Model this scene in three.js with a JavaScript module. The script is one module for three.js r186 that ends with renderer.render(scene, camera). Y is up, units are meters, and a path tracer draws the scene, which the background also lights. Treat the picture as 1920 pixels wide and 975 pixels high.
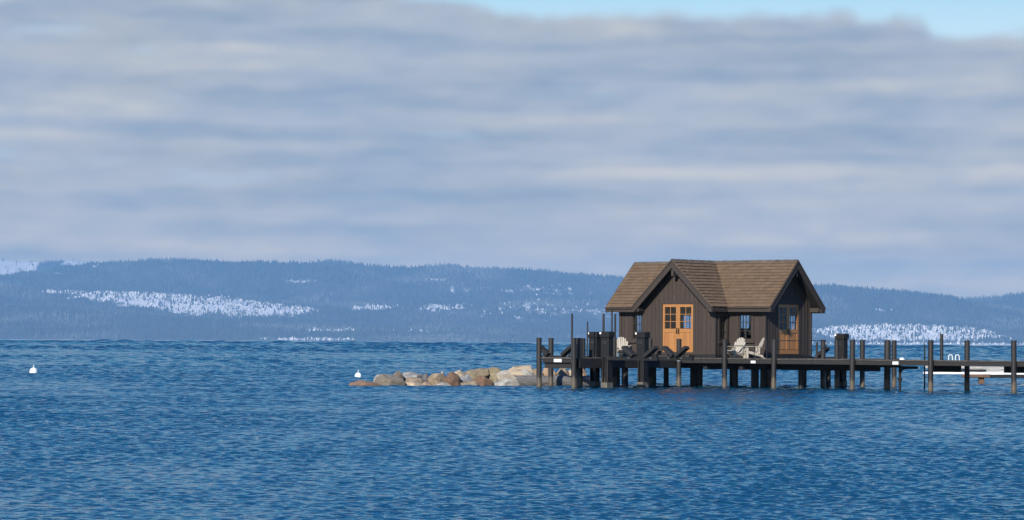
import * as THREE from 'three';
import { mergeGeometries, mergeVertices, toCreasedNormals } from 'three/addons/utils/BufferGeometryUtils.js';
import { RoundedBoxGeometry } from 'three/addons/geometries/RoundedBoxGeometry.js';
import { ImprovedNoise } from 'three/addons/math/ImprovedNoise.js';

// ---------------------------------------------------------------- camera, sky, sun, exposure
const scene = new THREE.Scene();
const renderer = new THREE.WebGLRenderer({ antialias: true });
renderer.toneMapping = THREE.LinearToneMapping;
renderer.toneMappingExposure = 1.3;
renderer.shadowMap.enabled = true;

const EYE = 1.925;                                    // metres above the lake
const camera = new THREE.PerspectiveCamera(2 * Math.atan(487.5 / 5499) * 180 / Math.PI, 1920 / 975, 1, 60000);
camera.position.set(0, EYE, 0);
camera.rotation.order = 'YXZ';
camera.rotation.x = Math.atan(154.8 / 5499);
camera.rotation.z = 0.0062;                           // the photograph hangs a third of a degree to the right

const YAW = 39 * Math.PI / 180;                       // the pier and cabin stand turned to the camera
const SUN_EL = 26 * Math.PI / 180, SUN_OFF = 15.5 * Math.PI / 180;
const sunDir = (() => {
  const e = [Math.cos(YAW), Math.sin(YAW)], n = [-Math.sin(YAW), Math.cos(YAW)];
  const h = [n[0] * Math.cos(SUN_OFF) + e[0] * Math.sin(SUN_OFF), n[1] * Math.cos(SUN_OFF) + e[1] * Math.sin(SUN_OFF)];
  return new THREE.Vector3(h[0] * Math.cos(SUN_EL), Math.sin(SUN_EL), h[1] * Math.cos(SUN_EL));
})();
const sun = new THREE.DirectionalLight(new THREE.Color(1.0, 0.93, 0.82), 5.0);
sun.position.copy(sunDir).multiplyScalar(300).add(new THREE.Vector3(10, 0, -130));
sun.target.position.set(10, 0, -130);
sun.castShadow = true;
sun.shadow.mapSize.set(2048, 2048);
Object.assign(sun.shadow.camera, { left: -40, right: 40, top: 25, bottom: -25, near: 10, far: 700 });
scene.add(sun, sun.target);

function rng(seed) { let a = seed >>> 0; return () => { a = (a + 0x6D2B79F5) | 0; let t = Math.imul(a ^ (a >>> 15), 1 | a); t = (t + Math.imul(t ^ (t >>> 7), 61 | t)) ^ t; return ((t ^ (t >>> 14)) >>> 0) / 4294967296; }; }
const perlin = new ImprovedNoise();
const fbm = (x, y, z, o = 5, g = 0.5) => { let s = 0, a = 1, n = 0; for (let i = 0; i < o; i++) { s += a * perlin.noise(x, y, z); n += a; a *= g; x *= 2.03; y *= 2.03; z *= 2.03; } return s / n; };
const clamp = (x, a = 0, b = 1) => Math.min(b, Math.max(a, x));
const smooth = (a, b, x) => { const t = clamp((x - a) / (b - a)); return t * t * (3 - 2 * t); };
const mix = (a, b, t) => a + (b - a) * t;

// sky: a bank of stratus all round the horizon, clear winter blue above it
{
  const W = 4096, Hh = 2048, data = new Float32Array(W * Hh * 4);
  const clear = (el) => {
    const k = (h) => Math.exp(-Math.max(el - 5.5, 0) / h);
    return [mix(0.018, 0.68, k(2.8)), mix(0.085, 0.82, k(6.5)), mix(0.31, 0.86, k(13))];
  };
  for (let j = 0; j < Hh; j++) {
    const el = (j + 0.5) / Hh * 180 - 90;
    const fine = el > -1 && el < 12, step = fine ? 1 : 4;
    for (let i = 0; i < W; i += step) {
      const az = ((i + 0.5) / W - 0.25) * 360;            // 0 is the way the camera looks
      const a = az * Math.PI / 180, X = Math.cos(a), Z = Math.sin(a);
      let c = clear(el);
      if (el > -1 && el < 30) {
        const q = 26;                                      // noise on a ring, so that it closes
        const e2 = el + 0.14 * fbm(X * q * 1.1, Z * q * 1.1, el * 0.6 + 3, 3);
        const top = 6.30 + 0.4 * Math.exp(-(((az + 1.6) / 1.8) ** 2)) + 0.7 * fbm(X * 9, Z * 9, 7.1, 2) + 0.75 * fbm(X * q * 0.9, Z * q * 0.9, 1.7 + el * 0.5, 5) + 0.7 * smooth(0, -7, az) * smooth(-40, -14, az);
        let cover = smooth(0.14, -0.16, el - top);
        // thin places where the blue shows
        const gap = fbm(X * q * 0.55, Z * q * 0.55, el * 1.3 + 40, 4);
        cover *= 1 - 0.28 * smooth(0.24, 0.44, gap);
        cover = Math.max(cover, 0.3 * smooth(0.12, 0.5, fbm(X * 5, Z * 5, el * 0.25 + 9, 4)) * smooth(14, 7, el));
        // streaks: lit crests and grey bases
        const s1 = fbm(X * q * 0.5, Z * q * 0.5, e2 * 1.7 + 11, 5, 0.55);
        const s2 = fbm(X * q * 1.7, Z * q * 1.7, e2 * 3.4 + 23, 4, 0.55);
        const s3 = fbm(X * q * 0.22, Z * q * 0.22, e2 * 0.7 + 83, 3, 0.5);
        const s4 = fbm(X * q * 0.24, Z * q * 0.24, e2 * 2.9 + 131, 3, 0.6);
        let L = 0.43 + 0.68 * s1 + 0.55 * s2 + 0.4 * s3 + 0.85 * s4;
        const sat = 0.5 + 0.9 * fbm(X * q * 0.5, Z * q * 0.5, e2 * 0.8 + 61, 3);
        L += 0.42 * Math.exp(-(((az + 8.6) / 1.5) ** 2) - ((el - 4.75) / 0.3) ** 2) - 0.3 * Math.exp(-(((az + 5.5) / 3.2) ** 2) - ((el - 4.12) / 0.18) ** 2) - 0.3 * Math.exp(-(((az + 2.5) / 4.5) ** 2) - ((el - 2.83) / 0.2) ** 2);
        L = clamp(L, -0.15, 1.15);
        const warm = smooth(0.72, 1.1, L);
        const low = Math.exp(-Math.max(el - 1.2, 0) / 1.6);  // the farthest cloud tops stand in full sun
        let r = mix(0.262, 0.48, L), g = mix(0.315, 0.488, L), b = mix(0.385, 0.495, L);
        r += 0.035 * warm; g += 0.025 * warm; b -= 0.02 * warm;
        r -= 0.02 * (sat - 0.5); b += 0.05 * (sat - 0.5);
        r *= 1 + 1.55 * low; g *= 1 + 1.0 * low; b *= 1 + 0.28 * low;
        c = [mix(c[0], r, cover), mix(c[1], g, cover), mix(c[2], b, cover)];
      }
      for (let k = 0; k < step && i + k < W; k++) { const o = (j * W + i + k) * 4; data[o] = c[0]; data[o + 1] = c[1]; data[o + 2] = c[2]; data[o + 3] = 1; }
    }
  }
  const tex = new THREE.DataTexture(data, W, Hh, THREE.RGBAFormat, THREE.FloatType);
  tex.mapping = THREE.EquirectangularReflectionMapping; tex.magFilter = THREE.LinearFilter; tex.minFilter = THREE.LinearFilter; tex.needsUpdate = true;
  scene.background = tex; scene.environment = tex;
}
scene.fog = new THREE.FogExp2(new THREE.Color().setRGB(0.28, 0.59, 1.0), 4.9e-5);

// ---------------------------------------------------------------- helpers
const names = new Map();
function numbered(name) { const n = names.get(name) || 0; names.set(name, n + 1); return n ? `${name}_${String(n).padStart(3, '0')}` : name; }
function addMesh(name, geo, mat, parent, top = false) {
  const m = new THREE.Mesh(geo, mat); m.name = top ? numbered(name) : name; m.castShadow = m.receiveShadow = true;
  (parent || scene).add(m); return m;
}
function tag(o, label, category, group) { o.userData.label = label; o.userData.category = category; if (group) o.userData.group = group; return o; }
function struct(o, label, category) { o.userData.kind = 'structure'; if (label) { o.userData.label = label; o.userData.category = category; } return o; }
function thing(name, label, category, pos, turn = 0, group) {
  const g = new THREE.Group(); g.name = numbered(name); g.position.set(...pos); g.rotation.y = turn; scene.add(g);
  return tag(g, label, category, group);
}
const lin = (r, g, b) => new THREE.Color().setRGB(r, g, b);
const V = (x, y, z) => new THREE.Vector3(x, y, z);
function box(w, h, d, x = 0, y = 0, z = 0) { const g = new THREE.BoxGeometry(w, h, d); g.translate(x, y, z); return g; }
function rbox(w, h, d, r, x = 0, y = 0, z = 0) { const g = new RoundedBoxGeometry(w, h, d, 2, Math.min(r, w / 2.1, h / 2.1, d / 2.1)); g.translate(x, y, z); return g; }
function clean(gs) { return mergeGeometries(gs.map((g) => { const n = g.index ? g.toNonIndexed() : g.clone(); for (const k of Object.keys(n.attributes)) if (!['position', 'normal', 'uv'].includes(k)) n.deleteAttribute(k); if (!n.attributes.uv) n.setAttribute('uv', new THREE.BufferAttribute(new Float32Array(n.attributes.position.count * 2), 2)); return n; })); }
// a planar polygon pushed along an offset: both faces and the edges, uv in metres
function slab(pts, off, colour) {
  const P = [], N = [], U = [], n = pts.length, bot = pts.map((p) => p.clone().add(off));
  const ax = pts[1].clone().sub(pts[0]).normalize();
  let nn = V(0, 0, 0); for (let i = 1; i < n - 1; i++) nn.add(pts[i].clone().sub(pts[0]).cross(pts[i + 1].clone().sub(pts[0]))); nn.normalize();
  const flip = nn.dot(off) > 0; if (flip) nn.negate();
  const ay = nn.clone().cross(ax);
  const tri = (a, b, c, m) => { const k = b.clone().sub(a).cross(c.clone().sub(a)).dot(m) < 0 ? [a, c, b] : [a, b, c]; for (const p of k) { P.push(p.x, p.y, p.z); N.push(m.x, m.y, m.z); U.push(p.dot(ax), p.dot(ay)); } };
  for (let i = 1; i < n - 1; i++) { tri(pts[0], pts[i], pts[i + 1], nn); tri(bot[0], bot[i], bot[i + 1], nn.clone().negate()); }
  const mid = V(0, 0, 0); pts.forEach((p) => mid.addScaledVector(p, 1 / n)); mid.addScaledVector(off, 0.5);
  for (let i = 0; i < n; i++) {
    const a = pts[i], b = pts[(i + 1) % n], c = bot[(i + 1) % n], d = bot[i];
    const m = b.clone().sub(a).cross(d.clone().sub(a)).normalize(); if (m.dot(a.clone().add(b).multiplyScalar(0.5).addScaledVector(off, 0.5).sub(mid)) < 0) m.negate();
    tri(a, b, c, m); tri(a, c, d, m);
  }
  const g = new THREE.BufferGeometry();
  g.setAttribute('position', new THREE.Float32BufferAttribute(P, 3)); g.setAttribute('normal', new THREE.Float32BufferAttribute(N, 3)); g.setAttribute('uv', new THREE.Float32BufferAttribute(U, 2));
  if (colour) { const C = new Float32Array(P.length); for (let i = 0; i < P.length; i += 3) { C[i] = colour[0]; C[i + 1] = colour[1]; C[i + 2] = colour[2]; } g.setAttribute('color', new THREE.BufferAttribute(C, 3)); }
  return g;
}
function tube(pts, r, seg = 24, rad = 8) { return new THREE.TubeGeometry(new THREE.CatmullRomCurve3(pts.map((p) => V(...p)), false, 'catmullrom', 0.2), seg, r, rad, false); }
function rod(a, b, r, rad = 10) { const A = V(...a), B = V(...b), d = B.clone().sub(A), g = new THREE.CylinderGeometry(r, r, d.length(), rad); g.applyQuaternion(new THREE.Quaternion().setFromUnitVectors(V(0, 1, 0), d.normalize())); g.translate((A.x + B.x) / 2, (A.y + B.y) / 2, (A.z + B.z) / 2); return g; }

// ---------------------------------------------------------------- textures
function colourMap(w, h, fn, rep) {
  const d = new Uint8Array(w * h * 4), s = (v) => { v = clamp(v); return Math.round(255 * (v <= 0.0031308 ? 12.92 * v : 1.055 * v ** (1 / 2.4) - 0.055)); };
  for (let j = 0; j < h; j++) for (let i = 0; i < w; i++) { const c = fn((i + 0.5) / w, (j + 0.5) / h), o = (j * w + i) * 4; d[o] = s(c[0]); d[o + 1] = s(c[1]); d[o + 2] = s(c[2]); d[o + 3] = 255; }
  const t = new THREE.DataTexture(d, w, h); t.colorSpace = THREE.SRGBColorSpace; t.magFilter = THREE.LinearFilter; t.minFilter = THREE.LinearMipmapLinearFilter; t.generateMipmaps = true; t.wrapS = t.wrapT = THREE.RepeatWrapping; if (rep) t.repeat.set(...rep); t.needsUpdate = true; return t;
}
function heightMap(w, h, fn, rep) {
  const d = new Float32Array(w * h * 4);
  for (let j = 0; j < h; j++) for (let i = 0; i < w; i++) { const c = fn(i / w, j / h), o = (j * w + i) * 4; d[o] = d[o + 1] = d[o + 2] = c; d[o + 3] = 1; }
  const t = new THREE.DataTexture(d, w, h, THREE.RGBAFormat, THREE.FloatType); t.magFilter = THREE.LinearFilter; t.wrapS = t.wrapT = THREE.RepeatWrapping; if (rep) t.repeat.set(...rep); t.needsUpdate = true; return t;
}
const ring = (u, q) => [Math.cos(u * 2 * Math.PI) * q, Math.sin(u * 2 * Math.PI) * q];
// wood grain running along v, a grey multiplier
const grain = (base, amp, seed) => colourMap(128, 256, (u, v) => {
  const [a, b] = ring(u, 3.5); const g = fbm(a + seed, b, v * 2.2, 4, 0.6), f = fbm(a * 4 + seed, b * 4, v * 5, 3, 0.6);
  const m = 1 + amp * (1.5 * g + 0.9 * f); return base.map((c) => c * m);
});
const M = {};
M.siding = [0, 1, 2].map((k) => new THREE.MeshStandardMaterial({ map: grain([[0.0405, 0.0286, 0.0231], [0.0361, 0.0258, 0.0211], [0.0449, 0.0315, 0.0251]][k], 0.40, k * 9.1), roughness: 0.78 }));
M.trim = new THREE.MeshStandardMaterial({ map: grain([0.0378, 0.0284, 0.0236], 0.35, 31), roughness: 0.75 });
M.inside = new THREE.MeshStandardMaterial({ color: lin(0.0700, 0.0560, 0.0420), roughness: 0.9 });
M.shingle = new THREE.MeshStandardMaterial({ vertexColors: true, map: grain([0.98, 0.98, 0.98], 0.22, 77), roughness: 0.92 });
M.door = new THREE.MeshPhysicalMaterial({ map: grain([0.355, 0.160, 0.050], 0.32, 51), roughness: 0.5, clearcoat: 0.15, clearcoatRoughness: 0.4 });
M.doorPanel = [0, 1].map((k) => new THREE.MeshPhysicalMaterial({ map: grain(k ? [0.335, 0.145, 0.045] : [0.39, 0.178, 0.056], 0.34, 57 + k * 8), roughness: 0.5, clearcoat: 0.15, clearcoatRoughness: 0.4 }));
M.glass = new THREE.MeshPhysicalMaterial({ color: lin(0.92, 0.96, 0.98), transmission: 1, thickness: 0, roughness: 0.02, ior: 1.5 });
M.black = new THREE.MeshStandardMaterial({ color: lin(0.0025, 0.0028, 0.004), roughness: 0.75 });
M.blackMetal = new THREE.MeshStandardMaterial({ color: lin(0.004, 0.004, 0.005), roughness: 0.75, metalness: 0.0 });
M.gutter = new THREE.MeshStandardMaterial({ color: lin(0.015, 0.014, 0.015), roughness: 0.5 });
M.steel = new THREE.MeshStandardMaterial({ color: lin(0.35, 0.36, 0.37), roughness: 0.4, metalness: 0.8 });
M.white = new THREE.MeshStandardMaterial({ color: lin(0.82, 0.82, 0.80), roughness: 0.5 });
M.plate = new THREE.MeshStandardMaterial({ map: colourMap(64, 32, (u, v) => { const k = 0.66 + 0.05 * fbm(u * 6, v * 4, 3, 3); const p = v > 0.35 && v < 0.62 && u > 0.2 && u < 0.8 && fbm(u * 30, v * 3, 8, 2) > 0.02 ? 0.8 : 1; return [k * p, k * p * 1.02, k * p * 1.03]; }), roughness: 0.5 });
M.chair = [0, 1].map((k) => new THREE.MeshStandardMaterial({ map: grain(k ? [0.3788, 0.3444, 0.2870] : [0.4248, 0.3961, 0.3387], 0.2, 91 + k * 7), roughness: 0.75 }));
M.deck = [0, 1, 2].map((k) => new THREE.MeshStandardMaterial({ map: grain([[0.0766, 0.0699, 0.0631], [0.0586, 0.0541, 0.0496], [0.0946, 0.0857, 0.0766]][k], 0.4, 111 + k * 5), roughness: 0.88 }));
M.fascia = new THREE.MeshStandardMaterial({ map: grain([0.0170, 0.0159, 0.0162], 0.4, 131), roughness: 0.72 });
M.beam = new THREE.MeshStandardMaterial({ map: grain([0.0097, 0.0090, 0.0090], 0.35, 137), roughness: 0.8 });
// piles stand from 1.5 m below the lake to 2.11 m above: coated steel with a rubbed, limed belt where the ice and waves reach
const PILE_BOTTOM = -1.5, PILE_TOP = 2.11;
M.pile = new THREE.MeshStandardMaterial({
  map: colourMap(128, 512, (u, v) => {
    const y = mix(PILE_BOTTOM, PILE_TOP, v), [a, b] = ring(u, 1.2);
    const edge = 0.46 + 0.22 * fbm(a * 1.6, b * 1.6, y * 1.2, 3) + 0.12 * fbm(a * 6, b * 6, y * 2 + 4, 3);
    const w = smooth(edge + 0.05, edge - 0.12, y) * clamp(0.85 + 0.9 * fbm(a * 5, b * 5, y * 7, 4), 0.2, 1), rust = smooth(0.1, 0.4, fbm(a * 3, b * 3, y * 4 + 20, 4)) * smooth(0.5, 0.1, y);
    const alg = smooth(0.12 + 0.1 * fbm(a * 4, b * 4, 9, 2), 0.0, y);
    const n = 1 + 0.5 * fbm(a * 3, b * 3, y * 2.2 + 50, 4);
    let c = [0.0165 * n, 0.0148 * n, 0.0150 * n], t = [0.11, 0.094, 0.070];
    t = t.map((k, i) => mix(k, [0.20, 0.10, 0.05][i], rust * 0.8)); t = t.map((k, i) => mix(k, [0.05, 0.055, 0.035][i], alg * 0.8));
    return c.map((k, i) => mix(k, t[i], w * 0.95));
  }), roughness: 0.6
});
M.poleM = new THREE.MeshStandardMaterial({ color: lin(0.0245, 0.0235, 0.0245), roughness: 0.45, metalness: 0.3 });
M.wetConcrete = new THREE.MeshStandardMaterial({ map: colourMap(128, 128, (u, v) => { const k = 0.11 * (1 + 0.8 * fbm(u * 6, v * 6, 2, 4)); return [k * 1.1, k, k * 0.85]; }), roughness: 0.8 });
M.rail = new THREE.MeshStandardMaterial({ color: lin(0.02, 0.025, 0.03), roughness: 0.4, metalness: 0.4 });
M.rubber = new THREE.MeshStandardMaterial({ map: grain([0.0144, 0.0140, 0.0144], 0.4, 151), roughness: 0.85 });

// ---------------------------------------------------------------- the lake
{
  // The ripples get finer towards the viewer: the mesh is dense near the shore and coarse far out, and each stretch carries the waves that it can hold.
  const R = rng(5), waves = [];
  for (let i = 0; i < 200; i++) {
    const l = 0.05 * 2 ** (i * 15.5 / 199) * (0.93 + 0.14 * R()), th = (R() + R() + R() - 1.5) * 1.15 + 0.12;
    waves.push({ kx: Math.sin(th) * 2 * Math.PI / l, kz: Math.cos(th) * 2 * Math.PI / l, a: 0.066 * l / (2 * Math.PI) * (0.5 + R()), p: R() * 6.283, l });
  }
  const ds = [], step = (d) => (d < 28 ? 0.004 : d < 220 ? 0.0012 : d < 1000 ? 0.0018 : d < 4000 ? 0.0022 : 0.0045); for (let d = 18; d < 23000; d *= 1 + step(d)) ds.push(d);
  const ks = []; for (let k = -0.186; k <= 0.1861; k += 0.372 / 262) ks.push(k);
  for (const e of [0.2, 0.225, 0.26, 0.31, 0.38, 0.5, 0.7, 1.1, 2, 4]) { ks.push(e); ks.unshift(-e); }
  const nx = ks.length, nz = ds.length, P = new Float32Array(nx * nz * 3), U = new Float32Array(nx * nz * 2), I = [];
  for (let j = 0; j < nz; j++) {
    const d = ds[j], use = waves.map((w) => [w, smooth(2.1, 3.6, w.l / d / step(d)) * smooth(0.0125, 0.0055, w.l / d / Math.max(1, step(d) / 0.0018))]).filter((q) => q[1] > 0);
    for (let i = 0; i < nx; i++) {
      const x = ks[i] * d, z = -d, o = j * nx + i; let y = 0;
      const gust = Math.max(0.55, 0.98 + 0.45 * perlin.noise(x * 5 / d + 3, Math.log(d) * 2.2, 2.2) + 0.4 * perlin.noise(x * 17 / d, Math.log(d) * 6, 7.2));
      for (const [w, f] of use) y += f * w.a * Math.sin(w.kx * x + w.kz * z + w.p);
      P[o * 3] = x; P[o * 3 + 1] = y * gust * (1 + 0.62 * smooth(190, 240, d)) * (1 - 0.75 * smooth(1800, 4500, d)); P[o * 3 + 2] = z; U[o * 2] = x; U[o * 2 + 1] = -z;
      if (i + 1 < nx && j + 1 < nz) I.push(o, o + 1, o + nx, o + 1, o + nx + 1, o + nx);
    }
  }
  const g = new THREE.BufferGeometry(); g.setAttribute('position', new THREE.BufferAttribute(P, 3)); g.setAttribute('uv', new THREE.BufferAttribute(U, 2)); g.setIndex(I); g.computeVertexNormals();
  // fine ripples in two tiles of different size
  const tile = (n, size, lo, hi, count, amp, seed, spread) => {
    const Q = rng(seed), ws = [];
    for (let i = 0; i < count; i++) { const l = lo * (hi / lo) ** (i / (count - 1)), th = (Q() + Q() + Q() - 1.5) * spread; const kx = Math.round(Math.sin(th) * size / l), kz = Math.round(Math.cos(th) * size / l); const L = size / Math.max(1, Math.hypot(kx, kz)); ws.push([kx, kz, amp * L ** 0.9 * (0.5 + Q()), Q() * 6.283]); }
    return heightMap(n, n, (u, v) => { let h = 0; for (const w of ws) h += w[2] * Math.sin(2 * Math.PI * (w[0] * u + w[1] * v) + w[3]); return h; }, [1 / size, 1 / size]);
  };
  const bump = tile(1024, 5.3, 0.05, 0.5, 50, 0.0030, 17, 1.25);
  const mat = new THREE.MeshPhysicalMaterial({ color: lin(0.004, 0.050, 0.098), roughness: 0.10, ior: 1.333, bumpMap: bump, bumpScale: 1.0 });
  const m = addMesh('lake_water', g, mat, null, true); struct(m, 'rippled deep blue lake water', 'lake');
}

// ---------------------------------------------------------------- far shore: forested mountains with snow clearings
{
  const lerpProfile = (p, x) => { if (x <= p[0][0]) return p[0][1]; for (let i = 1; i < p.length; i++) if (x <= p[i][0]) { let t = (x - p[i - 1][0]) / (p[i][0] - p[i - 1][0]); t = t * t * (3 - 2 * t) * 0.5 + t * 0.5; return mix(p[i - 1][1], p[i][1], t); } return p[p.length - 1][1]; };
  const ridges = [
    { name: 'mountain', label: 'hazy snow-topped mountain shoulder farthest back on the left', z: -30450, run: 3000, seed: 3, trees: 5000, tree: 27.4, fp: [[-7560, 798], [-6756, 828], [-5870, 868], [-5316, 826], [-4984, 806], [-4540, 826], [-4264, 798], [-3874, 602], [-3098, 330], [-2100, 126]],
      snow: [[-5150, 770, 330, 130, 1.7], [-4494, 798, 148, 52, 0.9], [-6090, 798, 524, 126, 1.2]] },
    { name: 'mountain', label: 'long blue forested mountain ridge under the cloud base', z: -26400, run: 3400, seed: 8, trees: 52000, tree: 30.8, fp: [[-7920, 396], [-6528, 432], [-5088, 488], [-4606, 564], [-4320, 598], [-3984, 658], [-3648, 698], [-3264, 720], [-2976, 726], [-2592, 710], [-1920, 700], [-1632, 720], [-1248, 680], [-960, 666], [-624, 688], [-288, 662], [194, 652], [576, 614], [914, 588], [1634, 554], [2208, 528], [2786, 508], [3170, 466], [3556, 412], [3844, 398], [4274, 426], [4612, 462], [5234, 504], [6436, 534], [7920, 550]],
      snow: [[-1838, 520, 154, 14, 0.75], [-660, 544, 132, 14, 0.7], [-418, 452, 198, 26, 0.35], [264, 452, 572, 56, 0.3], [-4048, 590, 44, 14, 0.8], [-3740, 664, 66, 18, 0.6]] },
    { name: 'hill', label: 'forested hillside with a broad snowy clearing, middle distance', z: -23690, run: 2500, seed: 12, trees: 42000, tree: 29.8, fp: [[-7360, 322], [-5858, 322], [-4566, 416], [-4136, 446], [-3962, 436], [-3790, 400], [-3486, 388], [-3056, 384], [-2410, 362], [-1720, 282], [-1118, 302], [-600, 328], [-256, 306], [174, 352], [604, 364], [1036, 366], [1596, 420], [2112, 458], [2500, 470], [2846, 450], [3190, 426], [3448, 398], [3836, 332], [4268, 256], [4916, 216], [5776, 180], [7360, 184]],
      snow: [[-3560, 392, 220, 28, 1.2], [-3120, 360, 400, 52, 1.3], [-2800, 320, 380, 72, 1.2], [-2400, 280, 460, 88, 1.0], [-2040, 252, 400, 84, 0.8], [-1760, 240, 300, 60, 0.6], [-1104, 272, 276, 32, 0.55], [-576, 272, 300, 50, 0.45], [184, 264, 690, 92, 0.28], [758, 252, 368, 58, 0.3], [2876, 272, 138, 6, 0.6]] },
    { name: 'hill', label: 'low wooded shore hill with a snow-white clearing on the right', z: -21320, run: 1800, seed: 21, trees: 26000, tree: 28.6, fp: [[-7280, 252], [-5270, 252], [-4108, 252], [-3720, 234], [-3408, 252], [-3100, 226], [-2712, 190], [-2324, 154], [-1974, 132], [-1394, 114], [-616, 96], [158, 94], [1320, 92], [1904, 114], [2330, 138], [2678, 146], [2948, 146], [3260, 130], [3570, 98], [3880, 84], [4422, 112], [5198, 144], [7280, 130]],
      snow: [[2808, 114, 624, 32, 1.5], [2340, 98, 338, 32, 0.95], [3250, 104, 234, 24, 1.2], [2808, 62, 780, 42, 0.8], [2808, 10, 858, 10, 0.9], [-1248, 84, 234, 16, 0.6], [-1352, 16, 364, 10, 1.0], [-676, 78, 156, 26, 0.3]] },
  ];
  const treeGeo = new THREE.ConeGeometry(0.2, 1, 6, 2, true); treeGeo.translate(0, 0.5, 0);
  { const p = treeGeo.attributes.position; for (let i = 0; i < p.count; i++) if (p.getY(i) > 0.3 && p.getY(i) < 0.7) { p.setX(i, p.getX(i) * 0.95); p.setZ(i, p.getZ(i) * 0.95); } treeGeo.computeVertexNormals(); }
  const treeMat = new THREE.MeshStandardMaterial({ color: 0xffffff, roughness: 0.95 });
  const landMat = new THREE.MeshStandardMaterial({ vertexColors: true, roughness: 0.95 });
  for (const r of ridges) {
    const x0 = r.fp[0][0], x1 = r.fp[r.fp.length - 1][0], NX = 620, NZ = 64;
    const hgt = (x, t) => {                                  // t: 0 shore, 1 crest, above 1 the back slope
      const crest = lerpProfile(r.fp, x);
      const rise = t <= 1 ? 0.45 * t + 0.55 * smooth(0, 1.05, t) : 1 - (t - 1) * 0.9;
      const fold = fbm(x * 0.0014 + r.seed, t * 2.2, r.seed, 4);
      return crest * rise * (1 + 0.42 * fold * Math.sin(Math.PI * clamp(t))) - 4 * (1 - clamp(t * 12)) + 4.2;
    };
    const zz = (x, t) => r.z + r.run * (1 - t) + 280 * fbm(x * 0.0008, r.seed * 1.3, 0, 3);
    const snowAt = (x, y) => {
      let s = -0.15; for (const [cx, cy, wx, wy, k] of r.snow) { const d = Math.hypot((x - cx) / wx, (y - cy) / wy); s = Math.max(s, k * (1.15 - d)); }
      return s + 0.55 * fbm(x * 0.011, y * 0.0375, r.seed, 3) + 0.35 * fbm(x * 0.04, y * 0.08, r.seed + 5, 2);
    };
    const P = [], C = [], I = [];
    for (let j = 0; j <= NZ; j++) for (let i = 0; i <= NX; i++) {
      const x = mix(x0, x1, i / NX), t = j / NZ * 1.25, y = hgt(x, t);
      P.push(x, y, zz(x, t));
      const s = smooth(0.28, 0.42, snowAt(x, y)), n = 1 + 0.5 * fbm(x * 0.005, y * 0.025, 3 + r.seed, 3);
      C.push(mix(0.075 * n, 0.88, s), mix(0.085 * n, 0.88, s), mix(0.085 * n, 0.90, s));
      if (i < NX && j < NZ) { const o = j * (NX + 1) + i; I.push(o, o + 1, o + NX + 1, o + 1, o + NX + 2, o + NX + 1); }
    }
    const g = new THREE.BufferGeometry(); g.setAttribute('position', new THREE.Float32BufferAttribute(P, 3)); g.setAttribute('color', new THREE.Float32BufferAttribute(C, 3)); g.setIndex(I); g.computeVertexNormals();
    struct(addMesh(r.name, g, landMat, null, true), r.label, r.name);
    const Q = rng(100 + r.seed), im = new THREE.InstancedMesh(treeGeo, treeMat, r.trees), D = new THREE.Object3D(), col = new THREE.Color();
    let k = 0;
    for (let tries = 0; k < r.trees && tries < r.trees * 6; tries++) {
      const extra = tries % 3 === 2, x = mix(Math.max(x0, -6600), Math.min(x1, 6600), Q()), t = Q() ** 0.8 * 1.03, y = hgt(x, t), s = snowAt(x, y);
      if (extra && s < 0.3) continue;
      const laden = s > 0.3;
      if (fbm(x * 0.003, t * 9, r.seed + 2, 3) < -0.22 && Q() < 0.7) continue;
      const h = r.tree * (0.4 + 0.9 * Q() ** 1.6);
      D.position.set(x, y - 0.5, zz(x, t)); D.scale.set(h * 1.15, h, h * 1.15); D.rotation.y = Q() * 6; D.updateMatrix(); im.setMatrixAt(k, D.matrix);
      const paintedMist = smooth(-0.05, 0.35, fbm(x * 0.0011 + 5, t * 3.1, r.seed + 31, 4)), b = 0.85 + 0.35 * Q(), w = 0.10 * paintedMist * (0.6 + 0.8 * Q()) + (Q() < 0.05 ? 0.05 : 0); const white = laden && Q() < 0.72; if (white) { const f = 0.3 + 0.25 * Q(); D.scale.set(h * 2.1 * f, h * f, h * 2.1 * f); D.updateMatrix(); im.setMatrixAt(k, D.matrix); } if (white) im.setColorAt(k, col.setRGB(0.93, 0.92, 0.88)); else im.setColorAt(k, col.setRGB(0.046 * b + w, 0.060 * b + w, 0.056 * b + w)); k++;  // broad lighter patches in the tree colour imitate cloud shadow and thin mist
    }
    im.count = k; im.name = numbered('conifer_forest'); im.userData = { kind: 'stuff', label: 'far-off conifers covering the ' + (r.name === 'hill' ? 'shore hill' : 'mountain slope'), category: 'forest' }; im.castShadow = im.receiveShadow = true; scene.add(im);
  }
}

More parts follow.
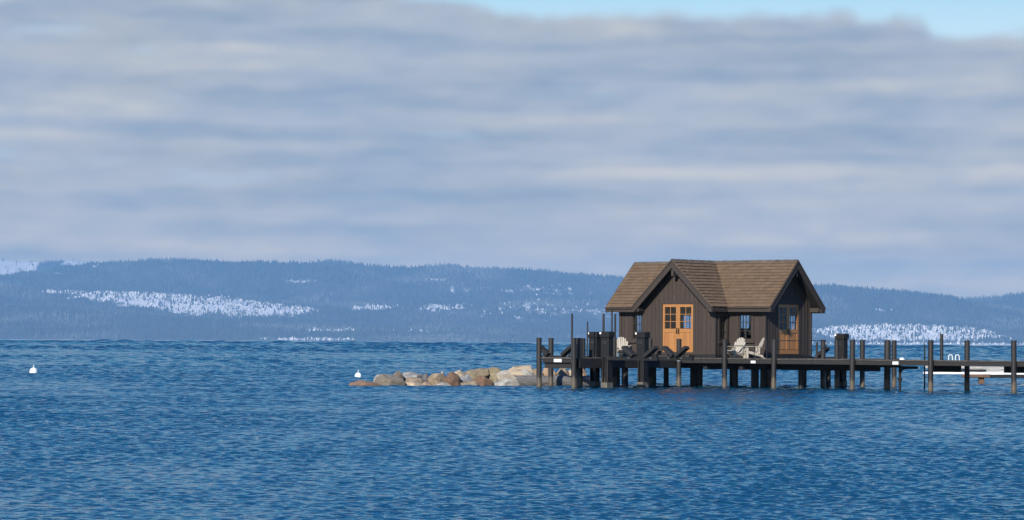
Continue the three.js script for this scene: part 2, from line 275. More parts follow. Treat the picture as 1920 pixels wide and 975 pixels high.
// ---------------------------------------------------------------- the pier
const OX = 475 / 5499 * 130, OZ = -130, DECK = 1.30;
const place = [OX, 0, OZ];                               // local x runs along the pier towards the shore, local z towards the open side in front of the cabin
{
  const pier = thing('pier', 'dark brown pier on round piles carrying the cabin and running off to the right', 'pier', place, -YAW);
  const R = rng(71);
  const planks = (x0, x1, z0, z1, alongX) => {            // boards laid across the walk
    const a = alongX ? x0 : z0, b = alongX ? x1 : z1, w = 0.142, n = Math.floor((b - a) / (w + 0.006));
    for (let i = 0; i < n; i++) {
      const p = a + (i + 0.5) * (b - a) / n, dy = (R() - 0.5) * 0.006, e = (R() - 0.5) * 0.03;
      const g = alongX ? box(w, 0.038, z1 - z0 + e, p, DECK - 0.019 + dy, (z0 + z1) / 2) : box(x1 - x0 + e, 0.038, w, (x0 + x1) / 2, DECK - 0.019 + dy, p);
      addMesh('deck_plank', g, M.deck[Math.floor(R() * 3)], pier);
    }
  };
  planks(-8.7, 1.5, -4.1, 2.9, true);
  planks(1.5, 15.2, 0.55, 2.9, true);
  planks(-4.55, -2.85, 2.91, 10.25, false);
  planks(1.6, 3.2, -6.1, 0.53, false);
  const beam = (name, x0, x1, y0, y1, z0, z1, mat = M.fascia) => addMesh(name, rbox(x1 - x0, y1 - y0, z1 - z0, 0.012, (x0 + x1) / 2, (y0 + y1) / 2, (z0 + z1) / 2), mat, pier);
  // fascia boards
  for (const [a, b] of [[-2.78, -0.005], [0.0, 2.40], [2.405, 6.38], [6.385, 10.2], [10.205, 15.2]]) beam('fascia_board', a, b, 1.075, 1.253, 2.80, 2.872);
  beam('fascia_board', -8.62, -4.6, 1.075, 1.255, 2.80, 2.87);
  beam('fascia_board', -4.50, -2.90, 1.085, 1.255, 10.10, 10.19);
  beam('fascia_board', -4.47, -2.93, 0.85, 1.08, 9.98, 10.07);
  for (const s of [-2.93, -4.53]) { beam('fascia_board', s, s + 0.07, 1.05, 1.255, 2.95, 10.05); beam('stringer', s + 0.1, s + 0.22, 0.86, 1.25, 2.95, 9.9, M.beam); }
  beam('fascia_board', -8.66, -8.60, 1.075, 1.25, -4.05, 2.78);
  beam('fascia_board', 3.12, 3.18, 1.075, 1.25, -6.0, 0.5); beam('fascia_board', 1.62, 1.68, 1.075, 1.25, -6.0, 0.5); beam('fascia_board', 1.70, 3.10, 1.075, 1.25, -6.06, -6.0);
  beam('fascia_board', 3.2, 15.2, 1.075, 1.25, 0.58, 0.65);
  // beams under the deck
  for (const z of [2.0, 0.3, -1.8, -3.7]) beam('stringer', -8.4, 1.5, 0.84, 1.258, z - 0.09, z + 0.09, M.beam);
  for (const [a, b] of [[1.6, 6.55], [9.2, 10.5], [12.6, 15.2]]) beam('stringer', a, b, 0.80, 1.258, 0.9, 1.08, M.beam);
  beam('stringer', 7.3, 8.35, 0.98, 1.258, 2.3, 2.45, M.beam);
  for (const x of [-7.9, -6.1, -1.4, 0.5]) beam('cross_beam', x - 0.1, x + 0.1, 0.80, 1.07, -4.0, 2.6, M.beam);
  // piles
  const pg = (r) => { const g = new THREE.CylinderGeometry(r, r, PILE_TOP - PILE_BOTTOM, 22, 1, false); g.translate(0, (PILE_TOP + PILE_BOTTOM) / 2, 0); return g; };
  const p1 = pg(0.112), p2 = pg(0.105), p3 = pg(0.14), short = new THREE.CylinderGeometry(0.12, 0.12, 2.7, 20); short.translate(0, -0.15, 0);
  const pile = (g, x, z, dy = 0) => { const m = addMesh('pile', g, M.pile, pier); m.position.set(x, dy, z); m.rotation.set((R() - 0.5) * 0.016, R() * 6.28, (R() - 0.5) * 0.016); return m; };
  const capG = new THREE.CylinderGeometry(0.118, 0.118, 0.03, 22); capG.translate(0, PILE_TOP + 0.012, 0);
  const tops = [];
  for (const x of [-2.53, -0.08, 2.48, 6.45, 10.26, 14.15]) tops.push(pile(p1, x, 3.0, R() * 0.02 - 0.01));
  for (const [x, z] of [[-4.66, 10.2], [-2.76, 10.24], [-2.74, 8.2], [-4.66, 7.34], [-4.66, 4.92], [-4.66, 2.26]]) tops.push(pile(p1, x, z));
  tops.push(pile(p3, 6.6, 0.45), pile(p1, 10.5, 0.45), pile(p1, 1.75, -2.0), pile(p1, 2.66, -3.83), pile(p1, 3.1, -5.8));
  tops.push(pile(p2, 4.05, 0.44, 0.0));
  for (const [x, z] of [[-8.2, 2.75], [-7.9, 2.95], [-3.05, 9.6], [-7.34, 6.0]]) tops.push(pile(p1, x, z));
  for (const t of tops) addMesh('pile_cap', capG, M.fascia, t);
  for (const [x, z] of [[-7.93, 0.3], [-7.55, 0.3], [-6.32, 0.3], [-5.87, 0.3], [-5.18, 0.3], [-3.7, 0.3], [-3.29, 0.3], [-1.4, 0.3], [-0.39, 0.3], [0.1, 0.3], [0.45, 0.3], [-8.0, -3.6], [-6.3, -3.6], [-4.25, -3.6], [-4.05, -3.6], [-2.9, -3.6], [-2.4, -3.6], [-0.3, -3.6], [1.0, -3.6], [-7.4, 2.0], [2.5, 0.9], [-6.2, 2.0]]) pile(short, x, z);
  // collar on the pile in front of the doors
  { const g = new THREE.CylinderGeometry(0.121, 0.121, 0.035, 22); g.translate(0, 1.24, 0); addMesh('collar', g, M.plate, tops[0]); const h = g.clone(); h.translate(0, -0.07, 0); addMesh('collar', h, M.steel, tops[0]); }
  // number plates on the fascia
  const plate = (x, y, w, h, z) => addMesh('number_plate', rbox(w, h, 0.012, 0.005, x, y, z), M.plate, pier).userData.label = 'small white plate on the fascia';
  plate(-3.66, 1.18, 0.42, 0.145, 10.203); plate(1.34, 1.15, 0.25, 0.115, 2.885); plate(8.5, 1.17, 0.29, 0.13, 2.885);
  // slim mooring poles
  const slim = (x, z, y0, y1, r) => addMesh('slim_pole', rod([x, y0, z], [x, y1, z], r, 12), M.poleM, pier);
  slim(-2.78, 10.36, 1.0, 3.16, 0.043); slim(-4.5, 7.05, 0.9, 2.86, 0.03); slim(-4.5, 5.9, 0.9, 3.21, 0.05); slim(-4.45, 5.12, 0.9, 3.22, 0.045); slim(9.4, 0.66, 0.9, 2.4, 0.07); slim(4.3, 2.4, 1.25, 2.02, 0.05);
  // post with a curved bracket under the walk
  addMesh('bracket_post', clean([rod([8.3, -1.2, 2.2], [8.3, 1.07, 2.2], 0.055), rod([8.3, 0.42, 2.2], [8.3, 0.56, 2.2], 0.1), rod([8.3, 0.98, 2.2], [9.15, 0.98, 2.2], 0.06), tube([[8.3, 0.55, 2.2], [8.34, 0.8, 2.2], [8.48, 0.93, 2.2], [8.75, 0.98, 2.2]], 0.045, 16, 8)]), M.blackMetal, pier);
  // handrail
  const rail = addMesh('handrail', clean([tube([[1.75, 2.07, 2.45], [3.2, 2.08, 2.45], [4.55, 2.08, 2.45], [4.78, 2.06, 2.45], [4.85, 1.95, 2.45], [4.75, 1.84, 2.45], [4.55, 1.72, 2.45]], 0.018, 60, 8), rod([1.75, 1.69, 2.45], [4.3, 1.69, 2.45], 0.014, 6)]), M.rail, pier);
  addMesh('post', rod([1.75, 1.25, 2.45], [1.75, 2.09, 2.45], 0.022), M.rail, rail);
  addMesh('handrail', clean([rod([-0.08, 1.86, 2.95], [1.3, 1.86, 2.75], 0.013, 6)]), M.rail, pier);
  addMesh('post', rod([1.3, 1.25, 2.75], [1.3, 1.87, 2.75], 0.016), M.rail, pier);
}

// ---------------------------------------------------------------- the cabin
{
  const cabin = thing('lake_cabin', 'small dark brown board-and-batten cabin with shingled cross-gable roof on the pier', 'cabin', [OX, DECK, OZ], -YAW);
  const R = rng(401);
  const SW = -3.95, HALF = 2.2, TR = -1.8, EAVE = 2.28, RIDGE = 4.37, SL = -8.55, SR = 0.55, TIP = 1.62, TF = 0.4, SLOPE = (RIDGE - EAVE) / HALF, FLOOR = 0.14;
  const L = Math.hypot(HALF, RIDGE - EAVE);
  const roofLine = (d) => RIDGE - 0.16 - SLOPE * Math.abs(d);
  addMesh('floor', clean([box(8.1, 0.13, 3.75, -4.0, 0.068, -1.83), box(4.1, 0.13, 1.06, SW, 0.068, 0.575)]), M.beam, cabin);
  addMesh('door_step', rbox(1.9, 0.11, 0.35, 0.01, SW, 0.058, 1.30), M.trim, cabin);
  addMesh('ceiling', box(7.8, 0.03, 3.5, -4.0, 2.50, -1.83), M.inside, cabin);
  // a wall: origin at its left foot seen from outside, along +x, outward +z; openings [a, b, y0, y1]
  function wall(x, z, turn, w, topAt, peak, openings) {
    const g = new THREE.Shape(); const y0 = FLOOR;
    g.moveTo(0, y0); g.lineTo(w, y0); g.lineTo(w, topAt(w)); if (peak) g.lineTo(peak, topAt(peak)); g.lineTo(0, topAt(0)); g.closePath();
    for (const [a, b, c, d] of openings) { const h = new THREE.Path(); h.moveTo(a, c); h.lineTo(a, d); h.lineTo(b, d); h.lineTo(b, c); h.closePath(); g.holes.push(h); }
    const geo = new THREE.ExtrudeGeometry(g, { depth: 0.09, bevelEnabled: false }); geo.translate(0, 0, -0.09);
    const m = addMesh('wall', geo, M.inside, cabin); m.position.set(x, 0, z); m.rotation.y = turn;
    // boards, split at openings
    const step = 0.235, cuts = new Set(); for (let k = 0; k * step < w - 0.02; k++) cuts.add(+(k * step).toFixed(4)); cuts.add(w); for (const o of openings) { cuts.add(o[0]); cuts.add(o[1]); } if (peak) cuts.add(peak);
    const cs = [...cuts].sort((p, q) => p - q);
    for (let k = 0; k + 1 < cs.length; k++) {
      const a = cs[k] + 0.0015, b = cs[k + 1] - 0.0015; if (b - a < 0.01) continue;
      const mid = (a + b) / 2, op = openings.find((o) => mid > o[0] && mid < o[1]);
      const spans = op ? [[y0, op[2], false], [op[3], null, true]] : [[y0, null, true]];
      for (const [lo, hi, toTop] of spans) {
        if (!toTop && hi - lo < 0.03) continue;
        const pts = toTop ? [V(a, lo, 0), V(b, lo, 0), V(b, topAt(b), 0), V(a, topAt(a), 0)] : [V(a, lo, 0), V(b, lo, 0), V(b, hi, 0), V(a, hi, 0)];
        addMesh('siding_board', slab(pts.map((p) => p.setZ(0.024)), V(0, 0, -0.022)), M.siding[Math.floor(R() * 3)], m);
      }
    }
    for (let k = 0; k * step <= w + 0.001; k++) {
      const c = clamp(k * step, 0.03, w - 0.03), op = openings.find((o) => c > o[0] - 0.1 && c < o[1] + 0.1);
      for (const [lo, hi] of op ? [[y0, op[2] - 0.1], [op[3] + 0.1, topAt(c) - 0.03]] : [[y0, topAt(c) - 0.03]]) if (hi - lo > 0.08) addMesh('batten', box(0.05, hi - lo, 0.014, c, (lo + hi) / 2, 0.031), M.siding[Math.floor(R() * 3)], m);
    }
    return m;
  }
  const flat = () => 2.30;
  const lattice = (w, h, cols, rows, bar, depth) => { const gs = []; for (let i = 1; i < cols; i++) gs.push(box(bar, h, depth, -w / 2 + i * w / cols, 0, 0)); for (let j = 1; j < rows; j++) gs.push(box(w, bar, depth * 0.96, 0, -h / 2 + j * h / rows, 0)); return gs; };
  function frameGeo(w, h, t, d) { return [box(w, t, d, 0, h / 2 - t / 2, 0), box(w, t, d, 0, -h / 2 + t / 2, 0), box(t, h - 2 * t, d, -w / 2 + t / 2, 0, 0), box(t, h - 2 * t, d, w / 2 - t / 2, 0, 0)]; }
  function win(x, y, z, turn, w, h, cols, rows) {
    const f = addMesh('window', clean([...frameGeo(w + 0.02, h + 0.02, 0.055, 0.10), ...lattice(w - 0.08, h - 0.08, cols, rows, 0.024, 0.035)]), M.trim, cabin);
    f.position.set(x, y, z); f.rotation.y = turn;
    addMesh('trim', clean(frameGeo(w + 0.22, h + 0.22, 0.105, 0.03)).translate(0, 0, 0.072), M.trim, f);
    addMesh('sill', rbox(w + 0.30, 0.05, 0.11, 0.01, 0, -h / 2 - 0.13, 0.09), M.trim, f);
    const pw = (w - 0.09) / cols, ph = (h - 0.09) / rows;
    for (let i = 0; i < cols; i++) for (let j = 0; j < rows; j++) { const p = new THREE.PlaneGeometry(pw, ph); const m = addMesh('pane', p, M.glass, f); m.position.set(-(w - 0.09) / 2 + (i + 0.5) * pw, -(h - 0.09) / 2 + (j + 0.5) * ph, 0.003 * (i + j * 0.5) - 0.01); m.rotation.y = (R() - 0.5) * 0.012; m.rotation.x = (R() - 0.5) * 0.012; }
    return f;
  }
  function doors(x, z, turn, w, y0, y1) {
    const fr = addMesh('door_frame', clean([box(0.13, y1 - y0 + 0.14, 0.035, -w / 2 - 0.072, (y0 + y1) / 2 + 0.07, 0.055), box(0.13, y1 - y0 + 0.14, 0.035, w / 2 + 0.072, (y0 + y1) / 2 + 0.07, 0.055), box(w + 0.28, 0.14, 0.04, 0, y1 + 0.075, 0.06), box(w + 0.1, 0.04, 0.12, 0, y0 - 0.015, 0.02)]), M.trim, cabin);
    fr.position.set(x, 0, z); fr.rotation.y = turn;
    const h = y1 - y0, lw = w / 2 - 0.006;
    for (const s of [-1, 1]) {
      const cx = s * w / 4, st = 0.105, gT = y1 - 0.13, gB = y0 + 0.50 * h, rB = y0 + 0.425 * h;
      const leaf = addMesh('door', clean([box(st, h, 0.05, -lw / 2 + st / 2, y0 + h / 2, 0), box(st, h, 0.05, lw / 2 - st / 2, y0 + h / 2, 0), box(lw - 2 * st, 0.13, 0.05, 0, y1 - 0.065, 0), box(lw - 2 * st, gB - rB, 0.05, 0, (gB + rB) / 2, 0), box(lw - 2 * st, 0.17, 0.05, 0, y0 + 0.085, 0),
        ...lattice(lw - 2 * st, gT - gB, 2, 3, 0.024, 0.03).map((g) => g.translate(0, (gT + gB) / 2, 0.005))]), M.door, cabin);
      leaf.position.set(x + Math.cos(turn) * cx + Math.sin(turn) * 0.02, 0, z - Math.sin(turn) * cx + Math.cos(turn) * 0.02); leaf.rotation.y = turn;
      const pw = (lw - 2 * st) / 2, ph = (gT - gB) / 3;
      for (let i = 0; i < 2; i++) for (let j = 0; j < 3; j++) { const m = addMesh('pane', new THREE.PlaneGeometry(pw, ph), M.glass, leaf); m.position.set((i - 0.5) * pw, gB + (j + 0.5) * ph, -0.006 + 0.002 * (i + j)); m.rotation.y = (R() - 0.5) * 0.01; m.rotation.x = (R() - 0.5) * 0.01; }
      for (let i = 0; i < 5; i++) { const bw = (lw - 2 * st) / 5; addMesh('panel_board', rbox(bw - 0.006, rB - y0 - 0.17, 0.022, 0.005, -(lw - 2 * st) / 2 + (i + 0.5) * bw, (rB + y0 + 0.17) / 2, -0.006), M.doorPanel[Math.floor(R() * 2)], leaf); }
      addMesh('handle', clean([rbox(0.045, 0.28, 0.02, 0.008, -s * (lw / 2 - 0.05), y0 + 0.45 * h, 0.034), rod([-s * (lw / 2 - 0.05), y0 + 0.45 * h - 0.1, 0.075], [-s * (lw / 2 - 0.05), y0 + 0.45 * h + 0.1, 0.075], 0.012), box(0.02, 0.02, 0.05, -s * (lw / 2 - 0.05), y0 + 0.45 * h + 0.09, 0.055), box(0.02, 0.02, 0.05, -s * (lw / 2 - 0.05), y0 + 0.45 * h - 0.09, 0.055)]), M.blackMetal, leaf);
    }
  }
  const D0 = 0.19, D1 = 2.40;
  // walls; a wall's local x runs to the right seen from outside
  wall(-8.0, 0, 0, 2.05, flat, 0, [[0.70, 1.40, 0.80, 1.95]]);                                            // front, left of the wing
  wall(SW - 2.0, 1.05, 0, 4.0, (x) => roofLine(x - 2), 2, [[1.12, 2.82, D0, D1]]);                        // wing gable
  wall(SW + 2.0, 1.05, Math.PI / 2, 1.05, flat, 0, [[0.30, 0.84, 0.80, 1.92]]);                            // wing, shaded side
  wall(SW - 2.0, 0.0, -Math.PI / 2, 1.05, flat, 0, []);
  wall(SW + 2.0, 0, 0, 1.95, flat, 0, [[0.56, 1.27, 0.82, 1.94]]);                                        // front, behind the chairs
  wall(0, 0, Math.PI / 2, 3.65, (x) => roofLine(x - 1.8), 1.8, [[1.02, 2.66, D0, D1]]);                    // right gable
  wall(0, -3.65, Math.PI, 8.0, flat, 0, [[0.75, 1.35, 0.95, 1.95], [3.25, 4.05, 1.30, 1.98], [6.25, 7.10, 1.30, 1.98]]); // back
  wall(-8.0, -3.65, -Math.PI / 2, 3.65, (x) => roofLine(x - 1.85), 1.85, [[1.7, 2.5, 1.0, 1.95]]);
  win(-6.95, 1.375, -0.03, 0, 0.70, 1.15, 2, 3);
  win(SW + 2.0 + 0.915, 1.38, -0.03, 0, 0.71, 1.12, 2, 3);
  win(SW + 2.0 - 0.03, 1.36, 0.48, Math.PI / 2, 0.54, 1.12, 2, 3);
  win(-1.05, 1.45, -3.62, Math.PI, 0.60, 1.0, 2, 3);
  win(-3.65, 1.64, -3.62, Math.PI, 0.80, 0.68, 2, 2);
  win(-6.675, 1.64, -3.62, Math.PI, 0.85, 0.68, 2, 2);
  win(-7.97, 1.475, -1.55, -Math.PI / 2, 0.8, 0.95, 2, 2);
  doors(SW - 0.03, 1.02, 0, 1.68, D0, D1);
  doors(-0.03, -1.84, Math.PI / 2, 1.62, D0, D1);
  // corner boards and skirt
  const cb = (x, z) => addMesh('corner_board', rbox(0.13, 2.12, 0.13, 0.01, x, FLOOR + 1.06, z), M.trim, cabin);
  cb(0.0, 0.0); cb(SW - 1.97, 1.03); cb(SW + 1.97, 1.03); cb(-7.98, 0.0); cb(0.0, -3.64); cb(-7.98, -3.64);
  addMesh('skirt_board', clean([box(4.1, 0.10, 0.03, SW, 0.195, 1.09)]), M.trim, cabin);
  // roof
  const UP1 = 0.0;
  const slopes = [];
  const mk = (org, axis, up) => { const nrm = axis.clone().cross(up).normalize(); if (nrm.y < 0) nrm.negate(); return (x, d, h) => org.clone().addScaledVector(axis, x).addScaledVector(up, d).addScaledVector(nrm, h); };
  const upF = V(0, RIDGE - EAVE, -HALF).normalize(), upB = V(0, RIDGE - EAVE, HALF).normalize(), upL = V(HALF, RIDGE - EAVE, 0).normalize(), upR = V(-HALF, RIDGE - EAVE, 0).normalize();
  const PF = mk(V(0, EAVE, TF), V(1, 0, 0), upF), PB = mk(V(0, EAVE, TR - HALF), V(1, 0, 0), upB), PL = mk(V(SW - HALF, EAVE, 0), V(0, 0, 1), upL), PR = mk(V(SW + HALF, EAVE, 0), V(0, 0, 1), upR);
  const wAt = (d) => HALF * (1 - d / L);
  slopes.push({ P: PF, lo: () => SL, hi: (d) => SW - wAt(d), vh: 0.12 }, { P: PF, lo: (d) => SW + wAt(d), hi: () => SR, vl: 0.12 }, { P: PB, lo: () => SL, hi: () => SR });
  slopes.push({ P: PL, lo: (d) => TF - HALF * d / L, hi: () => TIP, vl: 0.12 }, { P: PR, lo: (d) => TF - HALF * d / L, hi: () => TIP, vl: 0.12 });
  const TH = -0.10;
  for (const s of slopes) {
    const a = [s.P(s.lo(0), 0, -0.03), s.P(s.hi(0), 0, -0.03), s.P(s.hi(L), L, -0.03), s.P(s.lo(L), L, -0.03)];
    const nrm = s.P(0, 0, 1).sub(s.P(0, 0, 0));
    const deck = addMesh('roof', slab(a, nrm.clone().multiplyScalar(TH)), M.beam, cabin);
    const N = 15, ex = L / N;
    for (let i = 0; i < N; i++) {
      const d0 = i * ex - (i ? 0 : 0.03), d1 = Math.min(L, (i + 1.25) * ex), gs = [], vl = s.vl || 0, vh = s.vh || 0, x0 = s.lo(Math.max(0, d0)) - vl, x1 = s.hi(Math.max(0, d0)) + vh, y0 = s.lo(d1) - vl, y1 = s.hi(d1) + vh;
      const row = 0.96 + 0.08 * R();
      for (let x = x0; x < x1 - 0.01;) {
        let w = 0.13 + 0.2 * R(); if (x1 - x - w < 0.08) w = x1 - x;
        const g0 = x + 0.003, g1 = x + w - 0.003, cl = (v) => clamp(v, Math.min(y0, y1), Math.max(y0, y1)), bt = 0.042 + 0.014 * R(), dd = (R() - 0.5) * 0.02;
        const t = row * (0.88 + 0.24 * R()), hue = R(), c = [0.141 * t, mix(0.090, 0.096, hue) * t, mix(0.050, 0.060, hue) * t];
        const q = [s.P(g0, d0 + dd, bt), s.P(g1, d0 + dd, bt), s.P(cl(g1), d1, 0.004), s.P(cl(g0), d1, 0.004)];
        gs.push(slab(q, nrm.clone().multiplyScalar(-0.034), c)); x += w;
      }
      const m = addMesh('shingle_course', mergeGeometries(gs), M.shingle, deck); m.userData.kind = 'stuff';
    }
  }
  // ridge caps
  const caps = (a, b, axis) => {
    const gs = []; const len = b - a, n = Math.round(len / 0.24);
    for (let i = 0; i < n; i++) for (const s of [-1, 1]) {
      const p = a + i * len / n, q = p + len / n * 1.15, h = 0.03 + (i % 2) * 0.006, k = 0.62 + 0.5 * R(), c = [0.11 * k, 0.09 * k, 0.07 * k];
      const at = (u, v, y) => (axis ? V(SW + v, y, u) : V(u, y, TR + v));
      gs.push(slab([at(p, 0, RIDGE + h + 0.02), at(Math.min(q, b), 0, RIDGE + h + 0.012), at(Math.min(q, b), s * 0.13, RIDGE + h + 0.008 - 0.13 * SLOPE), at(p, s * 0.13, RIDGE + h + 0.015 - 0.13 * SLOPE)], V(0, -0.02, 0), c));
    }
    addMesh('ridge_cap', mergeGeometries(gs), M.shingle, cabin);
  };
  caps(SL, SR, false); caps(TR + 0.14, TIP, true);
  // barge boards and eaves
  const barge = (f, dir, half) => { for (const s of [-1, 1]) { const e = s * (half + 0.01); const pts = [f(0, RIDGE - 0.01), f(e, RIDGE - 0.01 - SLOPE * (half + 0.01)), f(e, RIDGE - 0.01 - SLOPE * (half + 0.01) - 0.22), f(e - s * 0.13, RIDGE - 0.01 - SLOPE * (half + 0.01) - 0.22), f(0, RIDGE - 0.36)]; addMesh('barge_board', slab(pts, dir), M.trim, cabin);
    const cp = [f(0, RIDGE + 0.012), f(e, RIDGE + 0.012 - SLOPE * (half + 0.01)), f(e, RIDGE - 0.075 - SLOPE * (half + 0.01)), f(0, RIDGE - 0.075)].map((p) => p.addScaledVector(dir.clone().normalize(), -0.001)); addMesh('barge_trim', slab(cp.map((p) => p.addScaledVector(dir.clone().normalize(), -0.026)), dir.clone().normalize().multiplyScalar(0.024)), M.trim, cabin); } };
  barge((u, y) => V(SW + u, y, TIP + 0.01), V(0, 0, -0.05), HALF);
  barge((u, y) => V(SR + 0.01, y, TR + u), V(-0.05, 0, 0), HALF);
  barge((u, y) => V(SL - 0.01, y, TR + u), V(0.05, 0, 0), HALF);
  const eave = (g) => addMesh('eave_fascia', g, M.trim, cabin);
  eave(rbox(SW - HALF - SL - 0.05, 0.21, 0.04, 0.008, (SL + SW - HALF) / 2, EAVE - 0.125, TF + 0.0)); eave(rbox(SR - SW - HALF - 0.05, 0.21, 0.04, 0.008, (SR + SW + HALF) / 2, EAVE - 0.125, TF));
  eave(rbox(SR - SL - 0.1, 0.21, 0.04, 0.008, (SR + SL) / 2, EAVE - 0.125, TR - HALF)); eave(rbox(0.04, 0.21, TIP - TF - 0.05, 0.008, SW + HALF, EAVE - 0.125, (TIP + TF) / 2)); eave(rbox(0.04, 0.21, TIP - TF - 0.05, 0.008, SW - HALF, EAVE - 0.125, (TIP + TF) / 2));
  // soffit boards under the eaves
  addMesh('soffit', box(SW - HALF - SL, 0.02, 0.38, (SL + SW - HALF) / 2, EAVE - 0.21, TF - 0.2), M.trim, cabin); addMesh('soffit', box(SR - SW - HALF, 0.02, 0.38, (SR + SW + HALF) / 2, EAVE - 0.21, TF - 0.2), M.trim, cabin);
  // gutter on the front eaves
  eave(rbox(SW - HALF - SL - 0.02, 0.07, 0.07, 0.02, (SL + SW - HALF) / 2, EAVE - 0.05, TF + 0.05)); eave(rbox(SR - SW - HALF - 0.12, 0.07, 0.07, 0.02, (SR + SW + HALF) / 2 - 0.03, EAVE - 0.05, TF + 0.05));
  // beam ends in the gables
  const bm = (g) => addMesh('beam_end', g, M.trim, cabin);
  const TW = 1.075;
  bm(rbox(0.13, 0.30, TIP - TW - 0.05, 0.012, SW, RIDGE - 0.58, (TIP + TW) / 2 - 0.03)); for (const s of [-1, 1]) bm(rbox(0.13, 0.20, TIP - TW - 0.06, 0.012, SW + s * 1.93, 2.17, (TIP + TW) / 2 - 0.03));
  bm(rbox(SR - 0.08, 0.30, 0.13, 0.012, (SR + 0.03) / 2 - 0.02, RIDGE - 0.58, TR)); bm(rbox(SR - 0.08, 0.2, 0.13, 0.012, (SR + 0.03) / 2 - 0.02, 2.17, -0.03)); bm(rbox(SR - 0.08, 0.2, 0.13, 0.012, (SR + 0.03) / 2 - 0.02, 2.17, -3.6));
  addMesh('eave_return', rbox(SR - 0.02, 0.20, 0.30, 0.012, 0.29, 2.13, -3.84), M.trim, cabin);
  // downpipe at the left end of the eave
  addMesh('downpipe', tube([[-8.15, 2.2, 0.46], [-8.15, 2.05, 0.46], [-8.15, 1.4, 0.46], [-8.15, 0.6, 0.46], [-8.15, 0.05, 0.46]], 0.04, 30, 8), M.gutter, cabin);
}

// ---------------------------------------------------------------- boat lifts
function boatLift(x, label, side, bunks) {
  const g = thing('boat_lift', label, 'boat lift', place, -YAW, 'boat lifts along the pier');
  for (const [cz, off, gap] of bunks) {
    addMesh('column', clean([box(0.06, 3.7, 0.30, x - 0.13, 0.25, cz), box(0.06, 3.7, 0.30, x + 0.13, 0.25, cz), box(0.20, 3.7, 0.08, x, 0.25, cz)]), M.blackMetal, g);
    addMesh('motor_box', clean([rbox(0.50, 0.26, 0.44, 0.03, x, 2.29, cz), rbox(0.42, 0.92, 0.36, 0.03, x, 1.74, cz)]), M.black, g);
    addMesh('marker_plate', rbox(0.085, 0.085, 0.02, 0.01, x - 0.20, 2.35, cz + 0.23), M.white, g);
    addMesh('bolt_row', clean([0, 1, 2].flatMap((i) => [0, 1].map((j) => { const b = new THREE.CylinderGeometry(0.012, 0.012, 0.03, 6); b.rotateX(Math.PI / 2); b.translate(x - 0.08 + i * 0.08, 1.93 + j * 0.07, cz + 0.19); return b; }))), M.steel, g);
    addMesh('conduit', rod([x + 0.16, -0.5, cz + 0.17], [x + 0.16, 1.4, cz + 0.17], 0.022, 8), M.poleM, g);
    addMesh('footing', box(0.36, 1.6, 0.36, x, -0.55, cz), M.wetConcrete, g);
    const c = x + side * off;
    addMesh('cradle_beam', box(off + 0.9, 0.16, 0.14, x + side * (off + 0.9) / 2, 1.28, cz + 0.1), M.blackMetal, g);
    for (const s of [-1, 1]) {
      const b = rbox(0.66, 0.15, 0.36, 0.03); b.rotateZ(s * 0.62); b.translate(c + s * gap, 1.58, cz + 0.15);
      addMesh('bunk', b, M.rubber, g);
      addMesh('bunk_post', clean([rod([c + s * (gap + 0.04), 1.3, cz + 0.1], [c + s * (gap + 0.1), 1.6, cz + 0.1], 0.04), rod([c + s * Math.max(0.05, gap - 0.25), 1.33, cz + 0.1], [c + s * (gap + 0.14), 1.55, cz + 0.1], 0.03)]), M.blackMetal, g);
      addMesh('bolt', rod([c + s * gap, 1.30, cz + 0.16], [c + s * gap, 1.30, cz + 0.2], 0.03), M.steel, g);
    }
  }
}
boatLift(-2.55, 'black steel boat lift with padded bunks standing in front of the cabin doors', 1, [[8.2, 1.85, 0.58], [5.65, 1.85, 0.34]]);
boatLift(-4.85, 'black boat lift on the far side of the jetty arm at the pier head', -1, [[6.05, 2.05, 0.66]]);
boatLift(1.4, 'black boat lift with tall motor box right of the cabin', -1, [[-4.1, 1.55, 0.62]]);

